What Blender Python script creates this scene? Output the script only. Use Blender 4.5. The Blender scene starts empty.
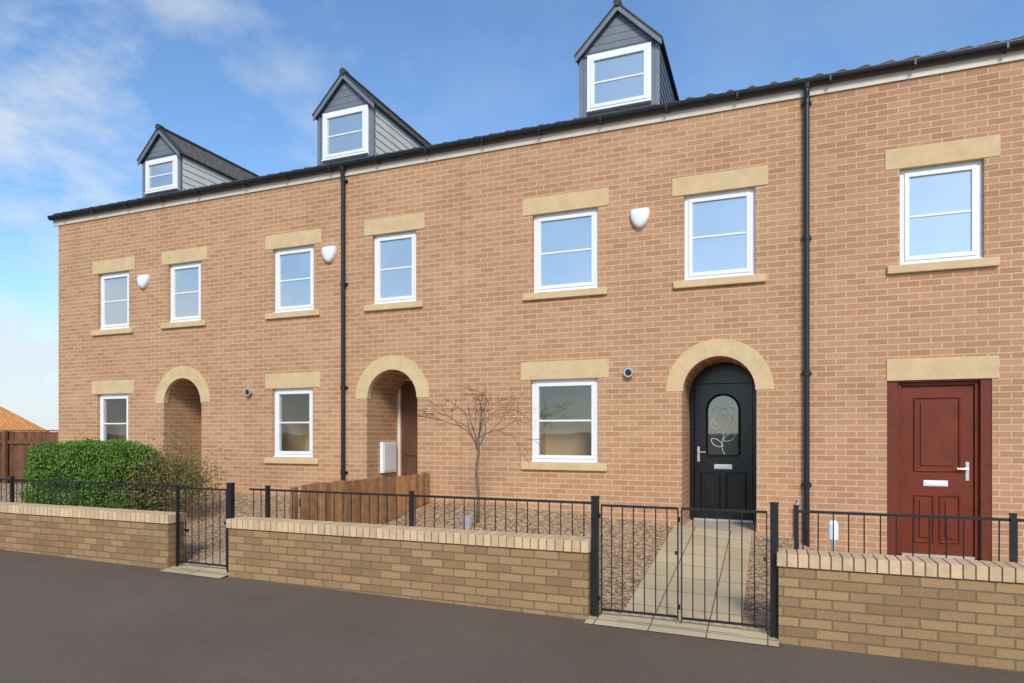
import bpy, math, random
from mathutils import Vector, Matrix, noise
random.seed(7)
scene=bpy.context.scene
scene.view_settings.view_transform='Standard'
try: scene.view_settings.look='None'
except Exception: pass
scene.view_settings.exposure=0
COL=scene.collection
WL={}

# ---------------------------------------------------------------- materials
def newmat(name):
    m=bpy.data.materials.new(name); m.use_nodes=True
    nt=m.node_tree; b=nt.nodes['Principled BSDF']
    return m,nt,b
def N(nt,t,**kw):
    n=nt.nodes.new(t)
    for k,v in kw.items(): setattr(n,k,v)
    return n
def mixc(nt,fac,a,b,mode='MIX'):
    n=nt.nodes.new('ShaderNodeMix'); n.data_type='RGBA'; n.blend_type=mode
    for s,v in ((n.inputs[0],fac),(n.inputs[6],a),(n.inputs[7],b)):
        if hasattr(v,'is_linked') or hasattr(v,'links'): nt.links.new(v,s)
        elif isinstance(v,(tuple,list)): s.default_value=(v[0],v[1],v[2],1)
        else: s.default_value=v
    return n.outputs[2]
def ramp(nt,src,a,b,ca=(0,0,0),cb=(1,1,1)):
    r=nt.nodes.new('ShaderNodeValToRGB'); r.color_ramp.elements[0].position=a; r.color_ramp.elements[1].position=b
    r.color_ramp.elements[0].color=(*ca,1); r.color_ramp.elements[1].color=(*cb,1)
    nt.links.new(src,r.inputs[0]); return r.outputs[0]
def noi(nt,scale,detail=4,rough=.55,vec=None):
    n=nt.nodes.new('ShaderNodeTexNoise'); n.inputs['Scale'].default_value=scale; n.inputs['Detail'].default_value=detail; n.inputs['Roughness'].default_value=rough
    if vec is None:
        g=nt.nodes.new('ShaderNodeNewGeometry'); vec=g.outputs['Position']
    nt.links.new(vec,n.inputs['Vector']); return n.outputs['Fac']
def bump(nt,b,h,strength=.3,dist=.01):
    bp=nt.nodes.new('ShaderNodeBump'); bp.inputs['Strength'].default_value=strength; bp.inputs['Distance'].default_value=dist
    nt.links.new(h,bp.inputs['Height']); nt.links.new(bp.outputs[0],b.inputs['Normal'])
def plain(name,col,rough=.6,var=.15,scale=6,bstr=0,bscale=80,metal=0,island=0,spec=None):
    m,nt,b=newmat(name)
    b.inputs['Roughness'].default_value=rough; b.inputs['Metallic'].default_value=metal
    if spec is not None: b.inputs['Specular IOR Level'].default_value=spec
    d=tuple(c*(1-var) for c in col); l=tuple(min(1,c*(1+var)) for c in col)
    c=mixc(nt,ramp(nt,noi(nt,scale),.3,.7),d,l)
    if island:
        g=nt.nodes.new('ShaderNodeNewGeometry')
        c=mixc(nt,1.0,c,ramp(nt,g.outputs['Random Per Island'],0,1,(1-island,)*3,(1,1-.08*island,1-.15*island)),'MULTIPLY')
    nt.links.new(c,b.inputs['Base Color'])
    if bstr: bump(nt,b,noi(nt,bscale,6),bstr,.01)
    return m
def brickmat(name,c1,c2,cm,bw=.225,rh=.075,ms=.008,off=.5,dirt=.25,plane='wall',bstr=.6,speck=.3,smooth=.3):
    m,nt,b=newmat(name); b.inputs['Roughness'].default_value=.9; b.inputs['Specular IOR Level'].default_value=.2
    g=N(nt,'ShaderNodeNewGeometry'); s=N(nt,'ShaderNodeSeparateXYZ'); nt.links.new(g.outputs['Position'],s.inputs[0])
    cb=N(nt,'ShaderNodeCombineXYZ')
    if plane=='wall':
        a=N(nt,'ShaderNodeMath',operation='ADD'); nt.links.new(s.outputs[0],a.inputs[0]); nt.links.new(s.outputs[1],a.inputs[1])
        nt.links.new(a.outputs[0],cb.inputs[0]); nt.links.new(s.outputs[2],cb.inputs[1])
    else:
        nt.links.new(s.outputs[0],cb.inputs[0]); nt.links.new(s.outputs[1],cb.inputs[1])
    wn=N(nt,'ShaderNodeTexNoise'); wn.inputs['Scale'].default_value=9; nt.links.new(g.outputs['Position'],wn.inputs['Vector'])
    ws=N(nt,'ShaderNodeVectorMath',operation='SCALE'); ws.inputs[3].default_value=.006; nt.links.new(wn.outputs['Color'],ws.inputs[0])
    wa=N(nt,'ShaderNodeVectorMath',operation='ADD'); nt.links.new(cb.outputs[0],wa.inputs[0]); nt.links.new(ws.outputs[0],wa.inputs[1])
    br=N(nt,'ShaderNodeTexBrick'); nt.links.new(wa.outputs[0],br.inputs['Vector'])
    br.offset=off
    br.inputs['Color1'].default_value=(*c1,1); br.inputs['Color2'].default_value=(*c2,1); br.inputs['Mortar'].default_value=(*cm,1)
    br.inputs['Scale'].default_value=1; br.inputs['Mortar Size'].default_value=ms; br.inputs['Mortar Smooth'].default_value=smooth
    br.inputs['Brick Width'].default_value=bw; br.inputs['Row Height'].default_value=rh; br.inputs['Bias'].default_value=0
    c=br.outputs['Color']
    n1=noi(nt,.8,6,.65); c=mixc(nt,dirt,c,ramp(nt,n1,.3,.7,(.68,.61,.56),(1.22,1.2,1.17)),'MULTIPLY')
    n2=noi(nt,60,4,.7); c=mixc(nt,speck,c,ramp(nt,n2,.25,.75,(.55,.55,.55),(1.4,1.4,1.4)),'MULTIPLY')
    nt.links.new(c,b.inputs['Base Color'])
    inv=N(nt,'ShaderNodeMath',operation='SUBTRACT'); inv.inputs[0].default_value=1; nt.links.new(br.outputs['Fac'],inv.inputs[1])
    ad=N(nt,'ShaderNodeMath',operation='MULTIPLY_ADD'); nt.links.new(n2,ad.inputs[0]); ad.inputs[1].default_value=.35; nt.links.new(inv.outputs[0],ad.inputs[2])
    bump(nt,b,ad.outputs[0],bstr,.006)
    return m
M={}
M['brick']=brickmat('facade_brick',(.555,.312,.170),(.450,.238,.126),(.66,.455,.29),dirt=.28,bstr=.3,ms=.0075)
M['brick2']=brickmat('facade_brick_pink',(.555,.304,.172),(.448,.230,.128),(.65,.45,.29),dirt=.28,bstr=.3,ms=.0075)
M['wallbrick']=brickmat('garden_wall_brick',(.42,.262,.125),(.285,.168,.080),(.20,.145,.085),dirt=.3,bstr=.6,speck=.5,ms=.0075)
M['paving']=brickmat('paving_slab',(.64,.52,.33),(.53,.43,.26),(.22,.16,.10),bw=.45,rh=.45,ms=.007,off=0,dirt=.4,plane='floor',bstr=.3)
M['stone']=plain('buff_stone',(.67,.475,.255),.85,.09,5,.2,120)
M['coping']=plain('buff_coping_brick',(.74,.515,.30),.85,.12,14,.3,120,island=.22)
M['joint']=plain('coping_mortar',(.24,.165,.09),.95,.1,14)
M['white']=plain('white_upvc',(.86,.86,.86),.35,.02,3)
M['fascia']=plain('cream_fascia',(.68,.57,.46),.5,.08,3)
M['black']=plain('black_paint',(.012,.012,.013),.42,.2,8,.1,60)
M['blackdoor']=plain('black_gloss_door',(.008,.009,.012),.25,.1,4)
M['red']=plain('red_door_paint',(.175,.030,.011),.5,.14,5,.1,60,spec=.3)
M['darkred']=plain('dark_red_board',(.155,.032,.014),.6,.15,8,.1,60,spec=.3)
M['metal']=plain('brushed_metal',(.75,.75,.75),.3,.1,20,metal=.8)
M['galv']=plain('galvanised',(.50,.51,.52),.45,.2,20,metal=.4)
M['clad']=plain('grey_cladding',(.17,.19,.22),.55,.10,5,.1,60)
M['cladl']=plain('pale_cladding',(.82,.75,.63),.6,.06,5,.1,60)
M['bargeboard']=plain('dark_bargeboard',(.085,.10,.125),.45,.1,5)
M['tile']=plain('dark_roof_tile',(.045,.045,.048),.7,.35,5,.4,90)
M['dtile']=plain('weathered_dormer_tile',(.15,.125,.10),.75,.5,14,.5,60)
M['room']=plain('cream_interior',(.60,.46,.31),.9,.05,1)
M['roomf']=plain('interior_floor',(.40,.28,.17),.9,.1,1)
M['cream']=plain('cream_frame',(.76,.69,.55),.45,.05,3)
M['brown']=plain('brown_door',(.13,.055,.03),.4,.2,5)
M['fence']=plain('fence_timber',(.47,.235,.095),.8,.25,10,.4,50,island=.45)
M['fencerail']=plain('fence_rail_timber',(.14,.065,.03),.85,.2,10)
M['fence2']=plain('dark_fence_timber',(.22,.09,.04),.85,.25,6,.4,50,island=.45)
M['bark']=plain('sapling_bark',(.19,.125,.085),.85,.3,30,.5,60)
M['twig']=plain('red_twig',(.15,.07,.045),.8,.3,30)
M['orange']=brickmat('orange_roof_tile',(.74,.32,.10),(.60,.24,.08),(.4,.17,.07),bw=.3,rh=.25,ms=.02,plane='floor')
M['plaster']=plain('far_wall',(.42,.30,.20),.9,.1,1)
M['concrete']=plain('pale_step',(.50,.44,.34),.9,.15,6,.3,60)
def leafmat(name,a,b_,c3):
    m,nt,b=newmat(name); b.inputs['Roughness'].default_value=.5; b.inputs['Specular IOR Level'].default_value=.3
    g=N(nt,'ShaderNodeNewGeometry')
    c=mixc(nt,g.outputs['Random Per Island'],a,b_)
    c=mixc(nt,ramp(nt,noi(nt,5,3),.42,.62),c,c3)
    nt.links.new(c,b.inputs['Base Color']); return m
M['leaf']=leafmat('hedge_leaf',(.06,.14,.016),(.19,.31,.04),(.11,.215,.024))
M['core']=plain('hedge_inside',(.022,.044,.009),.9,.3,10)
M['leaf2']=leafmat('shrub_leaf',(.20,.16,.055),(.28,.18,.07),(.13,.16,.04))
def asphalt():
    m,nt,b=newmat('asphalt'); b.inputs['Roughness'].default_value=.95; b.inputs['Specular IOR Level'].default_value=.1
    c=mixc(nt,ramp(nt,noi(nt,.5,6,.65),.3,.7),(.142,.106,.077),(.182,.140,.104))
    f=noi(nt,110,3,.8); c=mixc(nt,.6,c,ramp(nt,f,.3,.7,(.45,.45,.45),(1.55,1.55,1.55)),'MULTIPLY')
    v=N(nt,'ShaderNodeTexVoronoi'); v.inputs['Scale'].default_value=70
    g=N(nt,'ShaderNodeNewGeometry'); nt.links.new(g.outputs['Position'],v.inputs['Vector'])
    c=mixc(nt,ramp(nt,v.outputs['Distance'],.12,.2,(.4,.4,.4),(0,0,0)),c,(.30,.24,.19))
    nt.links.new(c,b.inputs['Base Color']); bump(nt,b,f,.45,.006); return m
M['asphalt']=asphalt()
def gravel():
    m,nt,b=newmat('gravel'); b.inputs['Roughness'].default_value=.9
    g=N(nt,'ShaderNodeNewGeometry'); v=N(nt,'ShaderNodeTexVoronoi'); v.inputs['Scale'].default_value=34
    nt.links.new(g.outputs['Position'],v.inputs['Vector'])
    s=N(nt,'ShaderNodeSeparateColor'); nt.links.new(v.outputs['Color'],s.inputs[0])
    r=N(nt,'ShaderNodeValToRGB'); e=r.color_ramp.elements; e[0].color=(.22,.12,.055,1); e[1].color=(.66,.50,.32,1)
    k=e.new(.5); k.color=(.43,.28,.145,1); nt.links.new(s.outputs[0],r.inputs[0])
    c=mixc(nt,ramp(nt,v.outputs['Distance'],.5,.9),r.outputs[0],(.12,.07,.035))
    nt.links.new(c,b.inputs['Base Color'])
    i=N(nt,'ShaderNodeMath',operation='SUBTRACT'); i.inputs[0].default_value=1; nt.links.new(v.outputs['Distance'],i.inputs[1])
    bump(nt,b,i.outputs[0],.7,.015); return m
M['gravel']=gravel()
M['earth']=plain('earth_ground',(.07,.075,.04),.95,.3,.4,.3,20)
def glassmat(name,refl,under,transp,gc=(.93,.95,.96)):
    m,nt,b=newmat(name); out=nt.nodes['Material Output']
    gl=N(nt,'ShaderNodeBsdfGlossy'); gl.inputs['Roughness'].default_value=.02; gl.inputs['Color'].default_value=(*gc,1)
    if transp:
        u=N(nt,'ShaderNodeBsdfTransparent'); u.inputs['Color'].default_value=(*under,1)
    else:
        u=N(nt,'ShaderNodeBsdfDiffuse'); nt.links.new(mixc(nt,ramp(nt,noi(nt,1.3,2),.3,.7),tuple(x*.8 for x in under),under),u.inputs['Color'])
    bp=N(nt,'ShaderNodeBump'); bp.inputs['Strength'].default_value=.06; bp.inputs['Distance'].default_value=.05
    nt.links.new(noi(nt,1.6,1),bp.inputs['Height']); nt.links.new(bp.outputs[0],gl.inputs['Normal'])
    mx=N(nt,'ShaderNodeMixShader'); mx.inputs[0].default_value=refl
    nt.links.new(u.outputs[0],mx.inputs[1]); nt.links.new(gl.outputs[0],mx.inputs[2]); nt.links.new(mx.outputs[0],out.inputs[0])
    return m
M['glass_up']=glassmat('reflective_window_glass',.46,(.31,.35,.37),False,(.96,.95,.93))
M['glass_gf']=glassmat('clear_window_glass',.12,(.90,.90,.86),True)
M['glass_door']=glassmat('door_glass',.15,(.05,.052,.05),False)

# ---------------------------------------------------------------- mesh builder
class B:
    def __init__(s): s.v=[];s.f=[];s.m=[];s.mats=[]
    def mi(s,k):
        if k not in s.mats: s.mats.append(k)
        return s.mats.index(k)
    def face(s,pts,mat):
        i=len(s.v); s.v+= [tuple(p) for p in pts]; s.f.append(tuple(range(i,i+len(pts)))); s.m.append(s.mi(mat))
    def box(s,x0,x1,y0,y1,z0,z1,mat):
        i=len(s.v); s.v+=[(x0,y0,z0),(x1,y0,z0),(x1,y1,z0),(x0,y1,z0),(x0,y0,z1),(x1,y0,z1),(x1,y1,z1),(x0,y1,z1)]
        for q in ((0,3,2,1),(4,5,6,7),(0,1,5,4),(1,2,6,5),(2,3,7,6),(3,0,4,7)):
            s.f.append(tuple(i+k for k in q)); s.m.append(s.mi(mat))
    def prism(s,poly,y0,y1,mat):
        n=len(poly); i=len(s.v)
        s.v+=[(x,y0,z) for x,z in poly]+[(x,y1,z) for x,z in poly]
        s.f.append(tuple(i+k for k in range(n))); s.m.append(s.mi(mat))
        s.f.append(tuple(i+n+k for k in reversed(range(n)))); s.m.append(s.mi(mat))
        for k in range(n):
            j=(k+1)%n; s.f.append((i+k,i+n+k,i+n+j,i+j)); s.m.append(s.mi(mat))
    def tube(s,pts,rads,n,mat,cap=True):
        pts=[Vector(p) for p in pts]; i0=len(s.v); L=len(pts)
        up=None
        for k,p in enumerate(pts):
            d=(pts[min(k+1,L-1)]-pts[max(k-1,0)]).normalized()
            a=Vector((0,0,1)) if abs(d.z)<.9 else Vector((1,0,0))
            if up is None: u=d.cross(a).normalized()
            else:
                u=(up-d*up.dot(d)); u=u.normalized() if u.length>1e-5 else d.cross(a).normalized()
            up=u; w=d.cross(u)
            for q in range(n):
                t=2*math.pi*q/n; s.v.append(tuple(p+(u*math.cos(t)+w*math.sin(t))*rads[k]))
        for k in range(L-1):
            for q in range(n):
                r=(q+1)%n
                s.f.append((i0+k*n+q,i0+k*n+r,i0+(k+1)*n+r,i0+(k+1)*n+q)); s.m.append(s.mi(mat))
        if cap:
            s.f.append(tuple(i0+q for q in reversed(range(n)))); s.m.append(s.mi(mat))
            s.f.append(tuple(i0+(L-1)*n+q for q in range(n))); s.m.append(s.mi(mat))
    def make(s,name,parent=None,bevel=0,smooth=False,origin=None):
        xs=[v[0] for v in s.v];ys=[v[1] for v in s.v];zs=[v[2] for v in s.v]
        o=Vector(origin) if origin else Vector(((min(xs)+max(xs))/2,(min(ys)+max(ys))/2,min(zs)))
        me=bpy.data.meshes.new(name); me.from_pydata([tuple(Vector(v)-o) for v in s.v],[],s.f)
        for k in s.mats: me.materials.append(M[k])
        me.polygons.foreach_set('material_index',s.m)
        if smooth: me.polygons.foreach_set('use_smooth',[True]*len(s.f))
        me.update()
        ob=bpy.data.objects.new(name,me); COL.objects.link(ob); WL[ob]=o
        if parent: ob.parent=parent; ob.location=o-WL[parent]
        else: ob.location=o
        if bevel:
            b=ob.modifiers.new('bevel','BEVEL'); b.width=bevel; b.segments=2; b.limit_method='ANGLE'
        return ob
def empty(name,loc,label,cat,group=None):
    e=bpy.data.objects.new(name,None); e.empty_display_size=.2; e.location=loc; COL.objects.link(e); WL[e]=Vector(loc)
    tag(e,label,cat,group); return e
def tag(o,label,cat,group=None):
    o['label']=label; o['category']=cat
    if group: o['group']=group

def gz(x): return -.0566-.012*max(-14,min(6,x))
FP=[(-60,.50),(-3.6,.47),(-.6,.25),(.3,.21),(.62,.06),(30,.05)]
def Fz(x):
    for (a,za),(b,zb) in zip(FP,FP[1:]):
        if a<=x<=b: return za+(zb-za)*(x-a)/(b-a)
    return .05
def garden(x,y): 
    t=max(0,min(1,(y+3.6)/3.6)); return gz(x)*(1-t)+Fz(x)*t

# ---------------------------------------------------------------- windows and doors
def window(parent,x0,x1,z0,z1,glass='glass_up',lint=True,yo=.06,ly=None,sill=True,stonew=.155,lh=.235,name='window'):
    b=B(); f=.058; y0,y1=yo,yo+.07
    x0-=.015; x1+=.015
    b.box(x0,x1,y0,y1,z0,z0+f,'white'); b.box(x0,x1,y0,y1,z1-f,z1,'white')
    b.box(x0,x0+f,y0,y1,z0+f,z1-f,'white'); b.box(x1-f,x1,y0,y1,z0+f,z1-f,'white')
    a0,a1,c0,c1=x0+f,x1-f,z0+f,z1-f; s=.05; ys=y0-.014; ye=y1-.012
    b.box(a0,a1,ys,ye,c0,c0+s,'white'); b.box(a0,a1,ys,ye,c1-s,c1,'white')
    b.box(a0,a0+s,ys,ye,c0+s,c1-s,'white'); b.box(a1-s,a1,ys,ye,c0+s,c1-s,'white')
    zm=(c0+c1)/2; b.box(a0+s,a1-s,ys+.018,ye-.004,zm-.013,zm+.013,'white')
    b.box(x0,x1,y0-.035,y0,z0+.002,z0+.022,'white')
    w=b.make(name,parent,bevel=.004)
    g=B(); yy=ys+.03; g.face([(a0+s,yy,c0+s),(a1-s,yy,c0+s),(a1-s,yy,c1-s),(a0+s,yy,c1-s)],glass); g.make('window_glass',w)
    if lint:
        l=B(); l.box(x0-stonew,x1+stonew,-.010,.12,z1-.012,z1+lh,'stone'); l.make('stone_lintel',w,bevel=.006)
    if sill:
        l=B()
        xx0,xx1=x0-stonew+.02,x1+stonew-.02
        l.prism([(xx0,z0-.105),(xx1,z0-.105),(xx1,z0-.004),(xx0,z0-.004)],-.05,.075,'stone'); l.make('stone_sill',w,bevel=.01)
    return w
def room(parent,x0,x1,z0,z1):
    b=B(); X0,X1,Z0,Z1,Y0,Y1=x0-.12,x1+.12,z0-.15,z1+.08,.17,1.0
    b.face([(X0,Y1,Z0),(X1,Y1,Z0),(X1,Y1,Z1),(X0,Y1,Z1)],'room')
    b.face([(X0,Y0,Z0),(X0,Y1,Z0),(X0,Y1,Z1),(X0,Y0,Z1)],'room'); b.face([(X1,Y1,Z0),(X1,Y0,Z0),(X1,Y0,Z1),(X1,Y1,Z1)],'room')
    b.face([(X0,Y0,Z0),(X1,Y0,Z0),(X1,Y1,Z0),(X0,Y1,Z0)],'roomf'); b.face([(X0,Y1,Z1),(X1,Y1,Z1),(X1,Y0,Z1),(X0,Y0,Z1)],'room')
    b.make('room_interior',parent)

def wall(parent,x0,x1,zt,rects,arch,mat,left=False,right=False):
    b=B(); zb=-.35
    ops=[(r[0],r[1],r[2],r[3]) for r in rects]
    if arch: cx,zc,r,zf,dp=arch; top=zc+r+.02; ops.append((cx-r,cx+r,zf,top))
    xs=sorted(set([x0,x1]+[o[0] for o in ops]+[o[1] for o in ops])); zs=sorted(set([zb,zt]+[o[2] for o in ops]+[o[3] for o in ops]))
    for xa,xb in zip(xs,xs[1:]):
        for za,zc_ in zip(zs,zs[1:]):
            mx,mz=(xa+xb)/2,(za+zc_)/2
            if any(o[0]<mx<o[1] and o[2]<mz<o[3] for o in ops): continue
            b.face([(xa,0,za),(xb,0,za),(xb,0,zc_),(xa,0,zc_)],mat)
    for (a,c,d,e,dep) in rects:
        b.face([(a,0,d),(a,dep,d),(a,dep,e),(a,0,e)],mat); b.face([(c,dep,d),(c,0,d),(c,0,e),(c,dep,e)],mat)
        b.face([(a,0,e),(a,dep,e),(c,dep,e),(c,0,e)],mat); b.face([(a,dep,d),(a,0,d),(c,0,d),(c,dep,d)],mat)
    if arch:
        n=28
        P=[(cx-r*math.cos(math.pi*k/n),zc+r*math.sin(math.pi*k/n)) for k in range(n+1)]
        for p,q in zip(P,P[1:]):
            b.face([(p[0],0,p[1]),(q[0],0,q[1]),(q[0],0,top),(p[0],0,top)],mat)
            b.face([(p[0],0,p[1]),(p[0],dp,p[1]),(q[0],dp,q[1]),(q[0],0,q[1])],mat)
        b.face([(cx-r,0,zf),(cx-r,dp,zf),(cx-r,dp,zc),(cx-r,0,zc)],mat)
        b.face([(cx+r,dp,zf),(cx+r,0,zf),(cx+r,0,zc),(cx+r,dp,zc)],mat)
        b.face([(cx-r,0,zf),(cx+r,0,zf),(cx+r,dp,zf),(cx-r,dp,zf)],'concrete')
        b.face([(cx-r,dp,zf),(cx+r,dp,zf),(cx+r,dp,zc+r),(cx-r,dp,zc+r)],mat)
    D=8.7
    if left:
        b.face([(x0,D,zb),(x0,0,zb),(x0,0,zt),(x0,D,zt)],mat); b.face([(x0,0,zt),(x0,D/2,zt+2.05),(x0,D,zt)],mat)
    if right:
        b.face([(x1,0,zb),(x1,D,zb),(x1,D,zt),(x1,0,zt)],mat); b.face([(x1,0,zt),(x1,D,zt),(x1,D/2,zt+2.05)],mat)
    b.face([(x1,D,zb),(x0,D,zb),(x0,D,zt),(x1,D,zt)],mat)
    b.face([(x0,0,zb),(x0,D,zb),(x1,D,zb),(x1,0,zb)],mat)
    return b.make('brick_wall',parent)
def archring(parent,cx,zc,ri,ro):
    b=B(); n=5
    for k in range(n):
        a0=math.pi*k/n+.0012; a1=math.pi*(k+1)/n-.0012; m=7
        inn=[(cx-ri*math.cos(a0+(a1-a0)*j/m),zc+ri*math.sin(a0+(a1-a0)*j/m)) for j in range(m+1)]
        out=[(cx-ro*math.cos(a0+(a1-a0)*j/m),zc+ro*math.sin(a0+(a1-a0)*j/m)) for j in range(m+1)]
        b.prism(inn+out[::-1],-.010,.09,'stone')
    b.make('stone_arch',parent)

PT=.475; RY=-.12; RZ=5.955
def roofz(y): return RZ+(y-RY)*PT
def roof(parent,x0,x1):
    b=B(); W=.26; step=.33; nx=max(2,int((x1-x0)/W*8)); mi=b.mi('tile'); ymax=4.35
    rows=[]; y=RY
    while y<ymax: rows.append(y); y+=step*.887
    for r,ya in enumerate(rows):
        yb=min(ya+step*.887+.03,ymax+.02); i=len(b.v)
        def hh(k):
            x=x0+(x1-x0)*k/nx; ph=(x/W)%1
            return x,.026*max(0,math.sin(2*math.pi*ph))+.008*math.sin(2*math.pi*ph)
        for yy,lift in ((ya,.010),(yb,.0)):
            for k in range(nx+1):
                x,h=hh(k); b.v.append((x,yy,roofz(yy)+h+lift))
        for k in range(nx):
            b.f.append((i+k,i+k+1,i+nx+1+k+1,i+nx+1+k)); b.m.append(mi)
        i=len(b.v)
        for dz in (0,-.03):
            for k in range(nx+1):
                x,h=hh(k); b.v.append((x,ya,roofz(ya)+h+.010+dz))
        for k in range(nx):
            b.f.append((i+nx+1+k,i+nx+1+k+1,i+k+1,i+k)); b.m.append(mi)
    zr=roofz(ymax)
    b.face([(x0,ymax,zr),(x1,ymax,zr),(x1,2*ymax-RY,RZ),(x0,2*ymax-RY,RZ)],'tile')
    b.face([(x0,RY+.02,RZ-.03),(x1,RY+.02,RZ-.03),(x1,ymax,zr-.04),(x0,ymax,zr-.04)],'tile')
    b.tube([(x0,ymax,zr-.03),(x1,ymax,zr-.03)],[.12,.12],10,'tile')
    b.make('roof',parent)
    g=B()
    n=10
    outer=[(-.08-.055*math.cos(math.pi*k/n),5.955-.068*math.sin(math.pi*k/n)) for k in range(n+1)]
    inner=[(-.08-.049*math.cos(math.pi*k/n),5.955-.062*math.sin(math.pi*k/n)) for k in range(n+1)]
    for (p,q) in zip(outer,outer[1:]): g.face([(x0,p[0],p[1]),(x0,q[0],q[1]),(x1,q[0],q[1]),(x1,p[0],p[1])],'black')
    for (p,q) in zip(inner,inner[1:]): g.face([(x0,q[0],q[1]),(x0,p[0],p[1]),(x1,p[0],p[1]),(x1,q[0],q[1])],'black')
    g.box(x0,x1,-.142,-.134,5.948,5.962,'black')
    xx=x0+.4
    while xx<x1-.1:
        g.box(xx,xx+.025,-.140,-.02,5.880,5.888,'black'); g.box(xx,xx+.025,-.146,-.140,5.885,5.962,'black'); xx+=.9
    g.make('gutter',parent)
    f=B(); f.box(x0,x1,-.026,-.002,5.785,5.93,'fascia'); f.box(x0,x1,-.024,-.004,5.93,5.95,'fascia'); f.make('fascia_board',parent)
def dormer(parent,cx,w,zr,wx0,wx1,wz1,cheek):
    yf=.6; h=w/2; ze=zr-.60*(w/1.2); yb=lambda z:RY+(z-RZ)/PT
    b=B(); zb=6.2
    wz0=6.38
    b.box(cx-h,wx0,yf,yf+.08,zb,ze,'clad'); b.box(wx1,cx+h,yf,yf+.08,zb,ze,'clad'); b.box(wx0,wx1,yf,yf+.08,zb,wz0,'clad')
    b.box(wx0,wx1,yf,yf+.08,wz1,max(ze,wz1+.01),'clad')
    z=ze; bh=.115
    while z<zr-.02:
        z2=min(z+bh,zr-.02); ha=h*(zr-z)/(zr-ze); hb=h*(zr-z2)/(zr-ze)
        b.prism([(cx-ha,z),(cx+ha,z),(cx+hb,z2-.006),(cx-hb,z2-.006)],yf-.012,yf+.06,'clad'); z=z2
    b.box(cx-h-.004,cx+h+.004,yf-.02,yf-.001,ze-.03,ze+.025,'bargeboard')
    b.box(cx-h-.006,cx-h+.06,yf-.018,yf-.001,zb,ze-.031,'clad'); b.box(cx+h-.06,cx+h+.006,yf-.018,yf-.001,zb,ze-.031,'clad')
    for sx,m in ((-1,'clad'),(1,cheek)):
        z=6.15
        X=cx+sx*h
        while z<ze:
            z2=min(z+.13,ze); xo=X+sx*.012
            ye=yb(z)+.5
            b.face([(xo,yf+.02,z),(xo,ye,z),(X,ye,z2),(X,yf+.02,z2)][::(1 if sx>0 else -1)],m)
            b.face([(X-sx*.01,yf+.02,z),(X-sx*.01,ye,z),(xo,ye,z),(xo,yf+.02,z)][::(1 if sx>0 else -1)],m)
            z=z2
    d=b.make('dormer',parent)
    r=B(); oh=.045; yfr=yf-.07; sl=(zr-ze)/h; he=h+oh; zee=zr-sl*he; t=.03
    yback=yb(zr)+.3
    for sx in (-1,1):
        n=9
        for k in range(n):
            a=k/n; c=(k+1)/n+.02
            xa,za=cx+sx*he*a,zr-(zr-zee)*a; xb,zb2=cx+sx*he*min(c,1.02),zr-(zr-zee)*min(c,1.02)
            q=[(xa,yfr,za+t),(xa,yback,za+t),(xb,yback,zb2+t+.014),(xb,yfr,zb2+t+.014)]
            r.face(q if sx<0 else q[::-1],'dtile')
            q=[(xb,yfr,zb2+t+.014),(xb,yback,zb2+t+.014),(xb,yback,zb2+t-.012),(xb,yfr,zb2+t-.012)]
            r.face(q if sx<0 else q[::-1],'dtile')
        q=[(cx,yfr,zr),(cx,yback,zr),(cx+sx*he,yback,zee),(cx+sx*he,yfr,zee)]
        r.face(q[::-1] if sx<0 else q,'bargeboard')
        q=[(cx+sx*he,yfr,zee-.02),(cx+sx*he,yback,zee-.02),(cx+sx*he,yback,zee+t),(cx+sx*he,yfr,zee+t)]
        r.face(q,'black')
        P=[(cx,zr+t),(cx,zr-.075),(cx+sx*he,zee-.075),(cx+sx*he,zee+t)]
        r.prism(P if sx>0 else P[::-1],yfr-.022,yfr,'clad')
        P=[(cx,zr+t+.016),(cx,zr+t-.014),(cx+sx*(he+.01),zee+t-.026),(cx+sx*(he+.01),zee+t+.006)]
        r.prism(P if sx>0 else P[::-1],yfr-.034,yfr+.1,'tile')
    r.tube([(cx,yfr-.03,zr+t+.008),(cx,yback,zr+t+.008)],[.045,.045],8,'tile')
    r.tube([(cx,yfr-.045,zr+t+.008),(cx,yfr+.08,zr+t+.008)],[.06,.06],10,'tile')
    r.make('dormer_roof',d)
    window(d,wx0+.02,wx1-.02,wz0,wz1,'glass_up',False,yf-.035,sill=False)

def handle(parent,x,z,y,s=1):
    b=B(); b.box(x-.017,x+.017,y-.01,y,z-.11,z+.11,'metal'); b.tube([(x,y-.01,z+.03),(x,y-.055,z+.03)],[.009,.009],8,'metal')
    b.tube([(x,y-.055,z+.03),(x+s*.11,y-.058,z+.03)],[.010,.009],8,'metal'); b.make('door_handle',parent)
def letterbox(parent,x,z,y,w=.26,mat='metal'):
    b=B(); b.box(x-w/2,x+w/2,y-.012,y,z-.035,z+.035,mat); b.box(x-w/2+.02,x+w/2-.02,y-.02,y-.012,z-.02,z+.02,mat); b.make('letterbox',parent,bevel=.003)

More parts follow.
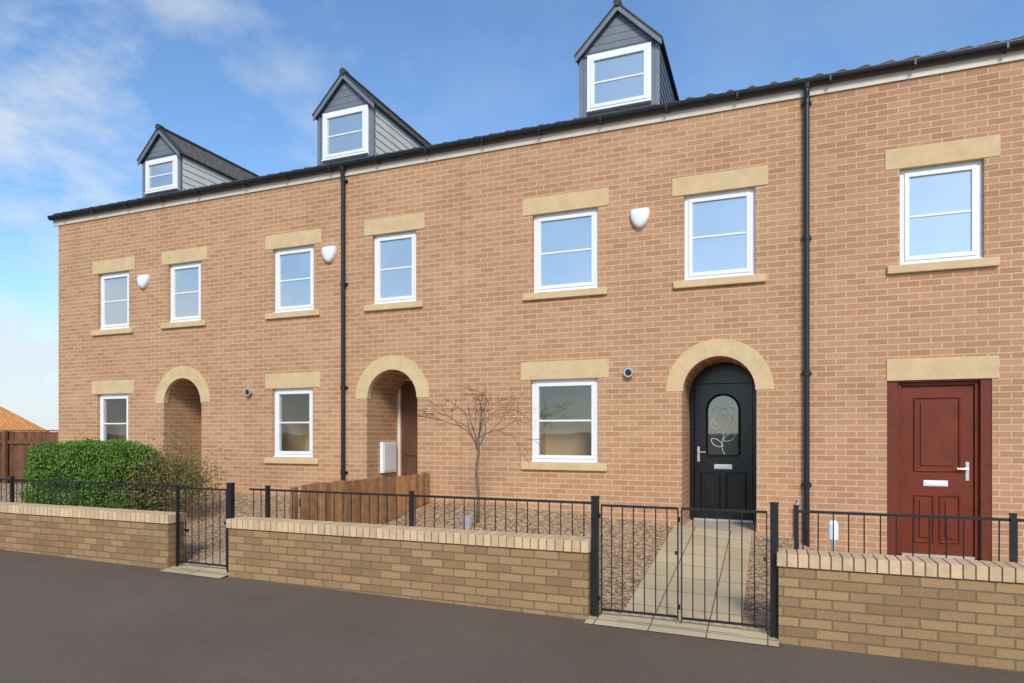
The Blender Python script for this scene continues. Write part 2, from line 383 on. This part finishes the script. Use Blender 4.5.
# ---------------------------------------------------------------- houses
G='terraced houses in one row'
def house(x0,x1,label,rects,arch,mat,left=False,right=False,xr0=None):
    e=empty('terraced_house',((x0+x1)/2,0,0),label,'house',G)
    wall(e,x0,x1,5.81,rects,arch,mat,left,right)
    roof(e,x0-(.13 if left else 0),x1)
    return e
R=.47; ZC=2.11
def rc(x0,x1,z0,z1): return (x0-.015,x1+.015,z0,z1,.16)
xa,xb,xc,xd,xe=-13.51,-8.93,-4.38,.30,7.2
W1=(-12.34,-11.51,3.58,4.71); W2=(-10.46,-9.67,3.61,4.72); W1g=(-12.36,-11.53,1.14,2.33)
h1=house(xa,xb,'end terraced brick house with grey dormer and arched porch',[rc(*W1),rc(*W2),rc(*W1g)],(-10.11,ZC,R,.48,1.05),'brick',left=True)
W3=(-7.99,-7.15,3.63,4.75); W4=(-5.96,-5.18,3.63,4.77); W3g=(-8.0,-7.17,1.13,2.33)
h2=house(xb,xc,'brick terraced house with arched open porch and pale-sided dormer',[rc(*W3),rc(*W4),rc(*W3g)],(-5.61,ZC,R,.46,1.05),'brick')
W5=(-3.20,-2.25,3.60,4.76); W6=(-1.04,-.17,3.60,4.76); W5g=(-3.23,-2.25,1.12,2.34)
h3=house(xc,xd,'brick terraced house with black front door in stone arch',[rc(*W5),rc(*W6),rc(*W5g)],(-.61,ZC,R,.27,1.05),'brick')
W7=(1.49,2.31,3.57,4.74); DR=(1.34,2.40,.06,2.18)
W8=(4.2,5.1,3.57,4.74)
h4=house(xd,xe,'brick terraced house with red panelled front door',[rc(*W7),(DR[0],DR[1],DR[2],DR[3],.2),rc(*W8)],None,'brick2',right=True)
for e,ws in ((h1,(W1,W2)),(h2,(W3,W4)),(h3,(W5,W6)),(h4,(W7,W8))):
    for w in ws: window(e,*w)
for e,w in ((h1,W1g),(h2,W3g),(h3,W5g)):
    window(e,*w,glass='glass_gf',lh=.25); room(e,*w)
for e,cx in ((h1,-10.11),(h2,-5.61),(h3,-.61)): archring(e,cx,ZC,R-.012,.685)
dormer(h1,-11.33,1.04,7.62,-11.76,-10.88,7.06,'cladl')
dormer(h2,-6.92,1.18,7.83,-7.40,-6.435,7.24,'cladl')
dormer(h3,-2.07,1.20,7.87,-2.55,-1.58,7.25,'clad')

def porchdoor(e,cx,zf,col,frame):
    b=B(); y=.96; z1=zf+2.0; r=R-.008
    b.box(cx-r+.06,cx+r-.06,y,y+.045,zf+.03,z1,col)
    def mould(x0,x1,z0,z1_,t=.02):
        pts=[(x0,z0),(x1,z0),(x1,z1_),(x0,z1_),(x0,z0)]
        b.tube([(p[0],y-.006,p[1]) for p in pts],[.016]*5,6,col)
        b.prism([(x0+.05,z0+.05),(x1-.05,z0+.05),(x1-.05,z1_-.05),(x0+.05,z1_-.05)],y-.016,y,col)
    for s in (-1,1):
        xx=sorted((cx+s*.045,cx+s*.31)); mould(xx[0],xx[1],zf+.16,zf+.70)
    d=b.make('front_door',e,bevel=.003)
    f=B(); f.box(cx-r,cx-r+.055,y-.03,y+.06,zf,z1+.06,frame); f.box(cx+r-.055,cx+r,y-.03,y+.06,zf,z1+.06,frame); f.box(cx-r+.055,cx+r-.055,y-.03,y+.06,z1+.005,z1+.06,frame)
    f.box(cx-r+.055,cx+r-.055,y-.05,y+.06,zf+.001,zf+.028,'metal')
    zz=z1+.06; rr=r
    P=[(cx-rr*math.cos(math.pi*k/20),ZC+rr*math.sin(math.pi*k/20)) for k in range(21)]
    P=[p for p in P if p[1]>zz]
    P=[(cx-math.sqrt(max(0,rr*rr-(zz-ZC)**2)) if zz>ZC else cx-rr,zz)]+P+[(cx+math.sqrt(max(0,rr*rr-(zz-ZC)**2)) if zz>ZC else cx+rr,zz)]
    f.prism(P[::-1],y-.02,y+.05,frame)
    f.make('door_frame',d)
    return d,y
d3,y3=porchdoor(h3,-.61,.27,'blackdoor','blackdoor')
cx=-.61
g=B(); P=[]; HW=.225
for k in range(15): P.append((cx-HW*math.cos(math.pi*k/14),1.885+HW*math.sin(math.pi*k/14)))
P+=[(cx+HW,1.25),(cx+HW-.03,1.22),(cx-HW+.03,1.22),(cx-HW,1.25)]
g.prism(P[::-1],y3-.006,y3-.001,'glass_door')
g.tube([(p[0],y3-.008,p[1]) for p in P+P[:1]],[.020]*(len(P)+1),6,'blackdoor')
M['etch']=plain('etched_line',(.72,.74,.74),.4,.05,5)
def curve(pts): g.tube([(cx+a,y3-.010,c) for a,c in pts],[.0052]*len(pts),5,'etch')
def bez(p0,p1,p2,p3,n=14):
    o=[]
    for k in range(n+1):
        t=k/n; o.append(tuple((1-t)**3*a+3*(1-t)**2*t*b_+3*(1-t)*t*t*c_+t**3*d_ for a,b_,c_,d_ in zip(p0,p1,p2,p3)))
    curve(o)
rx,rz,S_=0,1.78,1.30
def rb(*p): bez(*[(rx+a*S_,rz+c*S_) for a,c in p])
curve([(rx+.035*S_*math.cos(a)*(1-a/16),rz+.035*S_*math.sin(a)*(1-a/16)) for a in [k*.45 for k in range(22)]])
rb((-.05,.03),(-.13,.02),(-.12,-.10),(0,-.10)); rb((.05,.03),(.13,.02),(.12,-.10),(0,-.10))
rb((-.05,.03),(-.05,.12),(.05,.12),(.05,.03)); rb((-.10,.0),(-.16,.09),(-.06,.15),(-.02,.09))
rb((.10,0),(.17,.08),(.07,.15),(.02,.09)); rb((-.06,-.07),(-.02,-.02),(.04,-.02),(.07,-.06))
rb((-.11,-.02),(-.17,-.10),(-.08,-.17),(-.02,-.10)); rb((.11,-.02),(.17,-.10),(.08,-.17),(.02,-.10))
bez((0,1.64),(.06,1.54),(-.08,1.42),(.02,1.24))
for (sx_,z_,d_) in ((1,1.44,1.1),(-1,1.36,1.1)):
    ex=rx+sx_*.15*d_
    bez((rx,z_),(rx+sx_*.03,z_+.09),(ex-sx_*.03,z_+.13),(ex,z_+.10)); bez((rx,z_),(rx+sx_*.08,z_-.03),(ex,z_+.02),(ex,z_+.10))
g.make('arched_door_glass',d3)
letterbox(d3,cx,1.06,y3,.25); handle(d3,cx-.345,1.24,y3,1)
d2,y2=porchdoor(h2,-5.61,.46,'brown','cream'); handle(d2,-5.3,1.4,y2,-1)
d1,y1=porchdoor(h1,-10.11,.48,'brown','cream'); handle(d1,-9.8,1.42,y1,-1)

# red door
b=B(); y=.09; lx0,lx1,lz0,lz1=1.505,2.245,.10,2.115
b.box(lx0,lx1,y,y+.05,lz0,lz1,'red')
def rpanel(x0,x1,z0,z1,ins=.05):
    pts=[(x0,z0),(x1,z0),(x1,z1),(x0,z1)]
    b.tube([(p[0],y-.004,p[1]) for p in pts+pts[:1]],[.016]*5,6,'red')
    b.prism([(x0+ins,z0+ins),(x1-ins,z0+ins),(x1-ins,z1-ins),(x0+ins,z1-ins)],y-.016,y+.001,'red')
rpanel(lx0+.14,lx1-.14,1.10,1.97,.06)
mx=(lx0+lx1)/2
rpanel(lx0+.14,mx-.035,.25,.80); rpanel(mx+.035,lx1-.14,.25,.80)
dd=b.make('front_door',h4,bevel=.003); dd['label']='red panelled door'
f=B(); f.box(lx0-.045,lx0-.004,y-.03,y+.06,.08,2.16,'red'); f.box(lx1+.004,lx1+.045,y-.03,y+.06,.08,2.16,'red'); f.box(lx0-.004,lx1+.004,y-.03,y+.06,2.12,2.16,'red')
f.box(lx0,lx1,y-.05,y+.06,.07,.098,'concrete'); f.box(DR[0],DR[1],y+.062,y+.07,.06,2.18,'darkred')
for xx0,xx1 in ((DR[0]+.001,lx0-.047),(lx1+.047,DR[1]-.001)):
    f.box(xx0,xx1,.012,y+.05,.08,2.16,'darkred')
f.box(DR[0]+.001,DR[1]-.001,.006,y+.05,2.162,2.179,'darkred')
f.make('door_frame',dd,bevel=.003)
letterbox(dd,1.86,.95,y,.25,'white'); handle(dd,2.18,1.10,y,-1)
l=B(); l.box(1.335,2.465,-.012,.12,2.18,2.44,'stone'); l.make('stone_lintel',h4,bevel=.006)
st=B(); st.box(DR[0]-.05,DR[1]+.05,-.25,-.004,-.1,.07,'concrete'); st.make('doorstep',h4,bevel=.01)

def pipe(e,x,zb):
    b=B(); y=-.06
    b.tube([(x,-.08,5.90),(x,-.08,5.82),(x,y,5.72),(x,y,zb)],[.034]*4,12,'black')
    for z in [5.70,4.0,2.3,.9]:
        if z>zb+.1:
            b.tube([(x,y,z-.03),(x,y,z+.03)],[.042,.042],12,'black'); b.box(x-.06,x+.06,-.03,-.001,z-.018,z+.018,'black')
    b.tube([(x,-.08,5.91),(x,-.08,5.85)],[.05,.042],12,'black')
    b.make('downpipe',e)
pipe(h2,-6.50,.47); pipe(h4,.45,.12)
j=B(); j.box(-4.385,-4.375,-.003,-.0005,-.2,5.78,'joint'); j.make('movement_joint',h3)

def alarm(x,z,w=.235,h=.27):
    b=B()
    pts=[(-.5,.30),(-.46,.44),(-.36,.5),(.36,.5),(.46,.44),(.5,.30),(.46,.0),(.34,-.26),(.16,-.46),(0,-.5),(-.16,-.46),(-.34,-.26),(-.46,.0)][::-1]
    n=len(pts); i=len(b.v); mi=b.mi('white')
    rings=[(1,-.002),(1,-.04),(.93,-.062),(.75,-.078),(.4,-.086)]
    for s_,yy in rings: b.v+=[(x+a*w*s_,yy,z+c*h*s_) for a,c in pts]
    for r_ in range(len(rings)-1):
        for k in range(n):
            k2=(k+1)%n; b.f.append((i+r_*n+k,i+r_*n+k2,i+(r_+1)*n+k2,i+(r_+1)*n+k)[::-1]); b.m.append(mi)
    b.f.append(tuple(i+(len(rings)-1)*n+k for k in reversed(range(n)))); b.m.append(mi)
    o=b.make('alarm_box',smooth=True); tag(o,'white shield-shaped burglar alarm box on brick wall','alarm box','alarm boxes on the house fronts')
alarm(-11.08,4.43,.27,.26); alarm(-6.80,4.52,.27,.27); alarm(-1.64,4.50,.27,.27)
def flue(x,z):
    b=B(); b.tube([(x,0,z),(x,-.06,z)],[.055,.055],18,'galv'); b.tube([(x,-.06,z),(x,-.075,z)],[.066,.066],18,'galv'); b.tube([(x,-.076,z),(x,-.085,z)],[.045,.03],16,'black')
    o=b.make('wall_vent'); tag(o,'round grey metal vent on brick wall','vent','round vents on the house fronts')
flue(-1.79,2.385); flue(-8.50,2.27)
b=B(); b.box(-6.078,-6.01,.38,.80,.88,1.40,'white'); b.box(-6.012,-6.004,.41,.77,.91,1.37,'white'); o=b.make('meter_box',bevel=.006); tag(o,'white meter cupboard on the brick side of porch','meter box')

# ---------------------------------------------------------------- low walls
WY=-3.6
def lowwall(x0,x1,label):
    e=empty('garden_wall',((x0+x1)/2,WY+.11,gz((x0+x1)/2)),label,'wall','low brick walls along the pavement')
    b=B(); zt=.525
    b.box(x0,x1,WY,WY+.215,-.35,zt,'wallbrick'); b.make('brick_base',e)
    c=B(); x=x0-.012
    while x<x1-.02:
        w=.0655; dy=random.uniform(-.002,.002); dz=random.uniform(-.0012,.0012)
        c.box(x,min(x+w,x1+.012),WY-.020+dy,WY+.235+dy,zt+.006,.628+dz,'coping'); x+=.0755
    c.box(x0+.01,x1-.01,WY-.010,WY+.225,zt+.001,.620,'joint')
    c.make('brick_coping',e,bevel=.0025)
lowwall(-18,-6.28,'low buff brick garden wall with brick-on-edge coping')
lowwall(-5.40,-1.43,'low buff brick garden wall between two metal gates')
lowwall(.075,7.0,'low buff brick garden wall before red-door house')

def railing(x0,x1,posts,label):
    y=-3.32; e=empty('metal_railing',((x0+x1)/2,y,garden((x0+x1)/2,y)),label,'railing','black railings behind the low walls')
    b=B(); b.box(x0,x1,y-.004,y+.004,.914,.935,'black'); b.box(x0,x1,y-.004,y+.004,.40,.43,'black')
    x=x0+.06
    while x<x1:
        b.tube([(x,y,.36),(x+random.uniform(-.002,.002),y,.925)],[.0052,.0052],6,'black'); x+=.108
    b.make('railing_bars',e)
    for p in posts:
        c=B(); zb=garden(p,y)-.05; c.box(p-.018,p+.018,y-.020,y+.020,zb,.965,'black'); c.box(p-.021,p+.021,y-.023,y+.023,.965,.973,'black'); c.make('railing_post',e)
railing(-13.3,-6.28,[-12.9,-11.2,-9.45],'black metal railing behind low wall beside hedge')
railing(-5.38,-1.45,[-5.12,-3.31],'black metal railing behind low wall beside bare sapling')
railing(.20,4.6,[.21,1.64,3.1,4.6],'black metal railing behind low wall before red door')
def gate(x0,x1,leaves,label,y=-3.52,pw=(.030,.030)):
    e=empty('metal_gate',((x0+x1)/2,y,gz(x0)),label,'gate','black metal garden gates')
    for p,q in zip((x0,x1),pw):
        zt0=1.0 if q>.02 else .95
        c=B(); zb=gz(p)-.05; c.box(p-q,p+q,y-q,y+q,zb,zt0,'black'); c.box(p-q-.004,p+q+.004,y-q-.004,y+q+.004,zt0,zt0+.01,'black'); c.make('gate_post',e,bevel=.003)
    for (a,c_) in leaves:
        b=B(); zb=gz(a)+.07; zt=.94
        b.box(a,c_,y-.005,y+.005,zt-.02,zt,'black'); b.box(a+.010,c_-.010,y-.005,y+.005,zb,zb+.02,'black')
        b.box(a,a+.010,y-.010,y+.010,zb-.02,zt-.021,'black'); b.box(c_-.010,c_,y-.010,y+.010,zb-.02,zt-.021,'black')
        n=int(round((c_-a)/.098)); 
        for k in range(1,n):
            x=a+(c_-a)*k/n; b.tube([(x,y,zb+.01),(x,y,zt-.01)],[.0052,.0052],6,'black')
        b.box(c_-.028,c_-.011,y-.014,y-.008,.55,.58,'black')
        for z in (zb+.08,zt-.12): b.tube([(a-.012,y,z),(a-.012,y,z+.04)],[.007,.007],8,'black')
        b.make('gate_leaf',e)
gate(-6.235,-5.45,[(-6.215,-5.50)],'black metal pedestrian gate with plain vertical bars',pw=(.011,.030))
gate(-1.385,.045,[(-1.335,-.685),(-.665,-.005)],'black metal double gate in front of paved path')

# timber divider fence
e=empty('timber_fence',(-4.93,-1.6,.3),'low brown timber board fence between two front gardens','fence')
b=B(); y=-3.0; kk=0
while y<-.05:
    zb=garden(-4.93,y)+.02; zt=.92+.045*(-y/3)+random.uniform(-.008,.008); w=.098
    dx=.008*(kk%2)+random.uniform(-.003,.003); tl=random.uniform(-.005,.005); kk+=1
    i=len(b.v)
    x0_,x1_=-4.93+dx,-4.912+dx
    b.v+=[(x0_,y,zb),(x1_,y,zb),(x1_,y+w,zb),(x0_,y+w,zb),(x0_,y,zt-tl),(x1_,y,zt-tl),(x1_,y+w,zt+tl),(x0_,y+w,zt+tl)]
    for q in ((0,3,2,1),(4,5,6,7),(0,1,5,4),(1,2,6,5),(2,3,7,6),(3,0,4,7)): b.f.append(tuple(i+k for k in q)); b.m.append(b.mi('fence'))
    y+=.106
b.make('fence_boards',e)
b=B(); b.box(-4.965,-4.94,-3.0,-.02,.72,.80,'fencerail'); b.box(-4.965,-4.94,-3.0,-.02,.46,.54,'fencerail'); b.make('fence_rail',e)
for y in (-3.04,-1.55,-.06):
    b=B(); b.box(-5.03,-4.967,y-.035,y+.035,garden(-4.95,y)-.1,.94,'fence'); b.make('fence_post',e,bevel=.004)

# far boundary fence
e=empty('timber_fence',(-18.6,.9,.1),'tall brown close-board fence beside end house','fence')
b=B(); x=-24.5
while x<-13.62:
    b.box(x,x+.116,.90+random.uniform(-.006,.006),.92,gz(x)-.1,1.58+random.uniform(-.01,.01),'fence2'); x+=.121
b.make('fence_boards',e)
b=B(); b.box(-24.5,-13.6,.86,.893,1.30,1.38,'fence2'); b.box(-24.5,-13.6,.86,.893,.45,.53,'fence2'); b.box(-24.5,-13.6,.87,.95,1.592,1.62,'fence2'); b.make('fence_rail',e)
for x in (-24.4,-21.8,-19.2,-16.6,-14):
    b=B(); b.box(x-.05,x+.05,.80,.858,0,1.60,'fence2'); b.make('fence_post',e)

# far bungalow, standing at an angle to the street
O=Vector((-60.6,31.2,0)); vv=Vector((-.833,.553,0)); uu=Vector((-.553,-.833,0))
def L(u,v,z): p=O+uu*u+vv*v; return (p.x,p.y,z)
e=empty('bungalow',L(4.8,6,0),'distant bungalow with orange tiled hipped roof behind fence','house')
b=B()
cs=[(.3,.3),(9.3,.3),(9.3,13.7),(.3,13.7)]
for (a,c),(a2,c2) in zip(cs,cs[1:]+cs[:1]): b.face([L(a,c,-.1),L(a2,c2,-.1),L(a2,c2,1.35),L(a,c,1.35)],'plaster')
b.make('bungalow_wall',e)
b=B(); A=[L(0,0,1.3),L(9.6,0,1.3),L(9.6,14,1.3),L(0,14,1.3)]; r0,r1=L(4.8,3.5,4.35),L(4.8,10.5,4.35)
b.face([A[0],A[1],r0],'orange'); b.face([A[1],A[2],r1,r0],'orange'); b.face([A[2],A[3],r1],'orange'); b.face([A[3],A[0],r0,r1],'orange'); b.face(A[::-1],'orange')
b.make('bungalow_roof',e)

# ---------------------------------------------------------------- vegetation
def leafquad(b,p,s,mat):
    d=Vector((random.gauss(0,1),random.gauss(0,1),random.gauss(0,1))).normalized()
    a=d.orthogonal().normalized(); a=Matrix.Rotation(random.uniform(0,6.28),3,d)@a; c=d.cross(a)
    p=Vector(p); l=s*random.uniform(.7,1.3)
    b.face([p-a*l*.5,p+c*l*.28,p+a*l*.5,p-c*l*.28],mat)
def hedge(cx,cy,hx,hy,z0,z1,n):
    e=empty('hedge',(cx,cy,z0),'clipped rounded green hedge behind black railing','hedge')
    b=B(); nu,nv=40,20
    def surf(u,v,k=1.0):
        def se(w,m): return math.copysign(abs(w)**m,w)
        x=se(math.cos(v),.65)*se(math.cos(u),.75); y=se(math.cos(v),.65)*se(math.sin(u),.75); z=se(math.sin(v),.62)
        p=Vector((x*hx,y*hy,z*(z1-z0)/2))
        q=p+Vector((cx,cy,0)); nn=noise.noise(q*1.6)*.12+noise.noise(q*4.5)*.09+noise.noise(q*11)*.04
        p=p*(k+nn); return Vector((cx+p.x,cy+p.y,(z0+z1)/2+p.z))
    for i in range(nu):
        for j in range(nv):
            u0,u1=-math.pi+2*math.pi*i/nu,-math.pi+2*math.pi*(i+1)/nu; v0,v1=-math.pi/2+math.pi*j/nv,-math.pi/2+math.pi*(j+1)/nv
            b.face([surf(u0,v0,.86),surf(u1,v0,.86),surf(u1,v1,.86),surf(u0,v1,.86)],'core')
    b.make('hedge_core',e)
    b=B()
    for _ in range(n):
        u=random.uniform(-math.pi,math.pi); v=math.asin(random.uniform(-1,1)); p=surf(u,v,random.uniform(.86,1.03)+(.06 if random.random()<.05 else 0))
        leafquad(b,p,.034,'leaf')
    b.make('hedge_foliage',e)
hedge(-9.50,-2.15,1.10,.62,.08,1.44,48000)

def grow(b,p,d,l,r,depth,mat,tips,spread,droop=0,seg=4):
    pts=[p]; rr=[r]; q=Vector(p); dd=Vector(d).normalized()
    for k in range(seg):
        dd=(dd+Vector((random.gauss(0,.14),random.gauss(0,.14),random.gauss(0,.10)-droop))).normalized()
        q=q+dd*l/seg; pts.append(q.copy()); rr.append(r*(1-.4*(k+1)/seg))
    b.tube(pts,rr,6 if r>.006 else 4,mat,cap=False)
    if depth==0: tips.append(pts[-1]); return
    n=random.choice((2,2,3))
    for k in range(n):
        at=pts[-1] if k==0 else pts[random.randint(2,seg)]
        ax=Vector((random.gauss(0,1),random.gauss(0,1),random.gauss(0,.6))).normalized()
        nd=(dd+ax*spread).normalized()
        grow(b,at,nd,l*random.uniform(.62,.88),max(.0022,rr[-1]*.8),depth-1,'twig' if depth<3 else mat,tips,spread,droop,seg)
tx,ty=-3.66,-.97; tz=garden(tx,ty)
e=empty('bare_sapling',(tx,ty,tz),'small bare spreading sapling with thin reddish twigs in gravel','tree')
b=B(); b.tube([(tx,ty,tz-.05),(tx+.015,ty,tz+.35),(tx-.02,ty,tz+.7),(tx+.02,ty,tz+.95),(tx+.01,ty,tz+1.15)],[.028,.023,.020,.018,.016],8,'bark'); b.make('trunk',e,smooth=True)
random.seed(44)
b=B(); tips=[]
for k in range(8):
    a=k/8*2*math.pi+random.uniform(-.3,.3); h=random.uniform(.85,1.15)
    grow(b,Vector((tx+.01,ty,tz+h)),(math.cos(a)*.62+.05,math.sin(a)*.45,random.uniform(.7,1.5)),.36,.011,4,'bark',tips,.46,.045)
b.make('crown',e)
random.seed(5)
sx,sy=-8.15,-1.85; sz=garden(sx,sy)
e=empty('sparse_shrub',(sx,sy,sz),'bushy green-brown shrub beside clipped hedge','shrub')
b=B(); tips=[]
for k in range(20):
    a=random.uniform(0,6.28); grow(b,Vector((sx+random.uniform(-.1,.1),sy,sz)),(math.cos(a)*.32,math.sin(a)*.32,1.0),.36,.008,3,'bark',tips,.30,0)
b.make('stems',e)
c=B()
for t in tips:
    for _ in range(34):
        p=t+Vector((random.gauss(0,.08),random.gauss(0,.08),random.gauss(-.16,.18))); leafquad(c,p,.036,'leaf2')
c.make('foliage',e)

px_,py_=-3.68,-1.25; pz=garden(px_,py_)
b=B(); b.tube([(px_,py_,pz-.01),(px_,py_,pz+.15)],[.055,.072],18,'galv'); b.tube([(px_,py_,pz+.145),(px_,py_,pz+.16)],[.077,.077],18,'galv')
o=b.make('metal_bucket'); tag(o,'small galvanised metal bucket at foot of sapling','bucket')
wx,wy=.62,-1.6; wz=garden(wx,wy)
b=B(); b.tube([(wx,wy,wz-.02),(wx,wy,wz+.62)],[.02,.02],10,'galv'); b.tube([(wx,wy,wz+.42),(wx,wy,wz+.46),(wx,wy,wz+.62),(wx,wy,wz+.65)],[.02,.05,.05,.03],14,'white')
o=b.make('white_post_object'); tag(o,'small white object on short post in gravel','garden object')  # unidentified small white object, shaped here as a head on a post
b=B(); b.tube([(.33,-.05,.2),(.33,-.05,.62),(.36,-.05,.68),(.36,-.001,.70)],[.02]*4,8,'galv'); o=b.make('waste_pipe'); tag(o,'short grey waste pipe low on brick wall','pipe')

# ---------------------------------------------------------------- ground
b=B()
XS=[-700,-14,6,700]
for a,c in zip(XS,XS[1:]): b.face([(a,-700,gz(a)-.03),(c,-700,gz(c)-.03),(c,900,gz(c)-.03),(a,900,gz(a)-.03)],'earth')
o=b.make('ground'); o['kind']='structure'
b=B()
XS=[-120,-14,6,120]
for a,c in zip(XS,XS[1:]): b.face([(a,-60,gz(a)-.004),(c,-60,gz(c)-.004),(c,WY+.03,gz(c)-.004),(a,WY+.03,gz(a)-.004)],'asphalt')
o=b.make('road'); o['kind']='structure'
b=B(); XS=[-30,-20,-14,-10,-8,-6,-5,-4,-3.6,-3,-2,-1.2,-.6,-.2,.1,.3,.4,.5,.62,1,2,3,5,8]; YS=[-3.58+3.585*k/12 for k in range(13)]
for a,c in zip(XS,XS[1:]):
    for y0,y1 in zip(YS,YS[1:]): b.face([(a,y0,garden(a,y0)),(c,y0,garden(c,y0)),(c,y1,garden(c,y1)),(a,y1,garden(a,y1))],'gravel')
o=b.make('gravel_garden'); o['kind']='structure'
b=B()
def strip(x0,x1,lift=.02):
    for y0,y1 in zip(YS,YS[1:]):
        z=lambda x,y:garden(x,y)+lift
        b.face([(x0,y0,z(x0,y0)),(x1,y0,z(x1,y0)),(x1,y1,z(x1,y1)),(x0,y1,z(x0,y1))],'paving')
    for x,s in ((x0,1),(x1,-1)):
        for y0,y1 in zip(YS,YS[1:]): b.face([(x,y0,garden(x,y0)+lift),(x,y1,garden(x,y1)+lift),(x,y1,garden(x,y1)-.05),(x,y0,garden(x,y0)-.05)],'concrete')
strip(-1.17,-.20); strip(-6.1,-5.3)
for x0_,x1_ in ((-1.43,.075),(-6.28,-5.40)):
    z0_,z1_=gz(x0_),gz(x1_)
    b.face([(x0_,-3.72,z0_+.004),(x1_,-3.72,z1_+.004),(x1_,-3.40,z1_+.030),(x0_,-3.40,z0_+.030)],'paving')
o=b.make('path'); o['kind']='structure'

# ---------------------------------------------------------------- light, sky, camera
el=math.radians(36); az=Vector((.40,-.917)).normalized()
S=Vector((az.x*math.cos(el),az.y*math.cos(el),math.sin(el)))
sd=bpy.data.lights.new('sun','SUN'); sd.energy=2.8; sd.angle=math.radians(14); sd.color=(1,.93,.82)
so=bpy.data.objects.new('sun',sd); COL.objects.link(so); so.rotation_euler=(-S).to_track_quat('-Z','Y').to_euler(); so.location=(10,-20,20)
w=bpy.data.worlds.new('World'); scene.world=w; w.use_nodes=True; nt=w.node_tree
bg=nt.nodes['Background']; bg.inputs[1].default_value=.15
sk=nt.nodes.new('ShaderNodeTexSky'); sk.sky_type='NISHITA'; sk.sun_disc=False; sk.sun_elevation=el; sk.sun_rotation=math.atan2(S.x,S.y)
sk.air_density=1.0; sk.dust_density=.4; sk.ozone_density=2.0
tc=nt.nodes.new('ShaderNodeTexCoord'); sp=nt.nodes.new('ShaderNodeSeparateXYZ'); nt.links.new(tc.outputs['Generated'],sp.inputs[0])
def mth(op,a,b_=None,c=None):
    n=nt.nodes.new('ShaderNodeMath'); n.operation=op
    for i,v in enumerate((a,b_,c)):
        if v is None: continue
        if hasattr(v,'links'): nt.links.new(v,n.inputs[i])
        else: n.inputs[i].default_value=v
    return n.outputs[0]
up=mth('MAXIMUM',sp.outputs[2],0.0)
zz=mth('ADD',up,.22)
west=ramp(nt,mth('SUBTRACT',0.0,sp.outputs[0]),.42,.72,(.12,.12,.12),(1,1,1))
cv=nt.nodes.new('ShaderNodeCombineXYZ'); nt.links.new(mth('DIVIDE',sp.outputs[0],zz),cv.inputs[0]); nt.links.new(mth('DIVIDE',sp.outputs[1],zz),cv.inputs[1]); cv.inputs[2].default_value=6.1
n1=noi(nt,3.2,9,.6,cv.outputs[0]); n2=noi(nt,1.1,2,.5,cv.outputs[0])
wis=ramp(nt,mth('ADD',n1,mth('MULTIPLY',n2,.55)),.76,1.06)
wis=mth('MULTIPLY',mth('MULTIPLY',wis,.75),west)
mp=nt.nodes.new('ShaderNodeMapping'); mp.inputs['Scale'].default_value=(1,1,2.4); nt.links.new(tc.outputs['Generated'],mp.inputs['Vector'])
n3=noi(nt,3.6,8,.55,mp.outputs[0])
low=mth('MAXIMUM',mth('SUBTRACT',1.0,mth('MULTIPLY',up,2.0)),0.0)
bank=ramp(nt,mth('ADD',n3,mth('MULTIPLY',low,.40)),.64,.86)
bank=mth('MULTIPLY',mth('MULTIPLY',bank,.88),west)
cl=mth('MAXIMUM',wis,bank)
blue=mixc(nt,1.0,sk.outputs[0],(1.0,1.22,1.38),'MULTIPLY')
c=mixc(nt,cl,blue,(5.1,5.5,5.85))
nt.links.new(c,bg.inputs[0])

cam=bpy.data.cameras.new('camera'); co=bpy.data.objects.new('camera',cam); COL.objects.link(co)
cam.sensor_width=36; cam.lens=22.89; cam.shift_y=.0894; cam.clip_end=3000; cam.clip_start=.05
co.location=(0,-9,1.55); co.rotation_euler=(math.radians(90),0,math.radians(21.47))
scene.camera=co
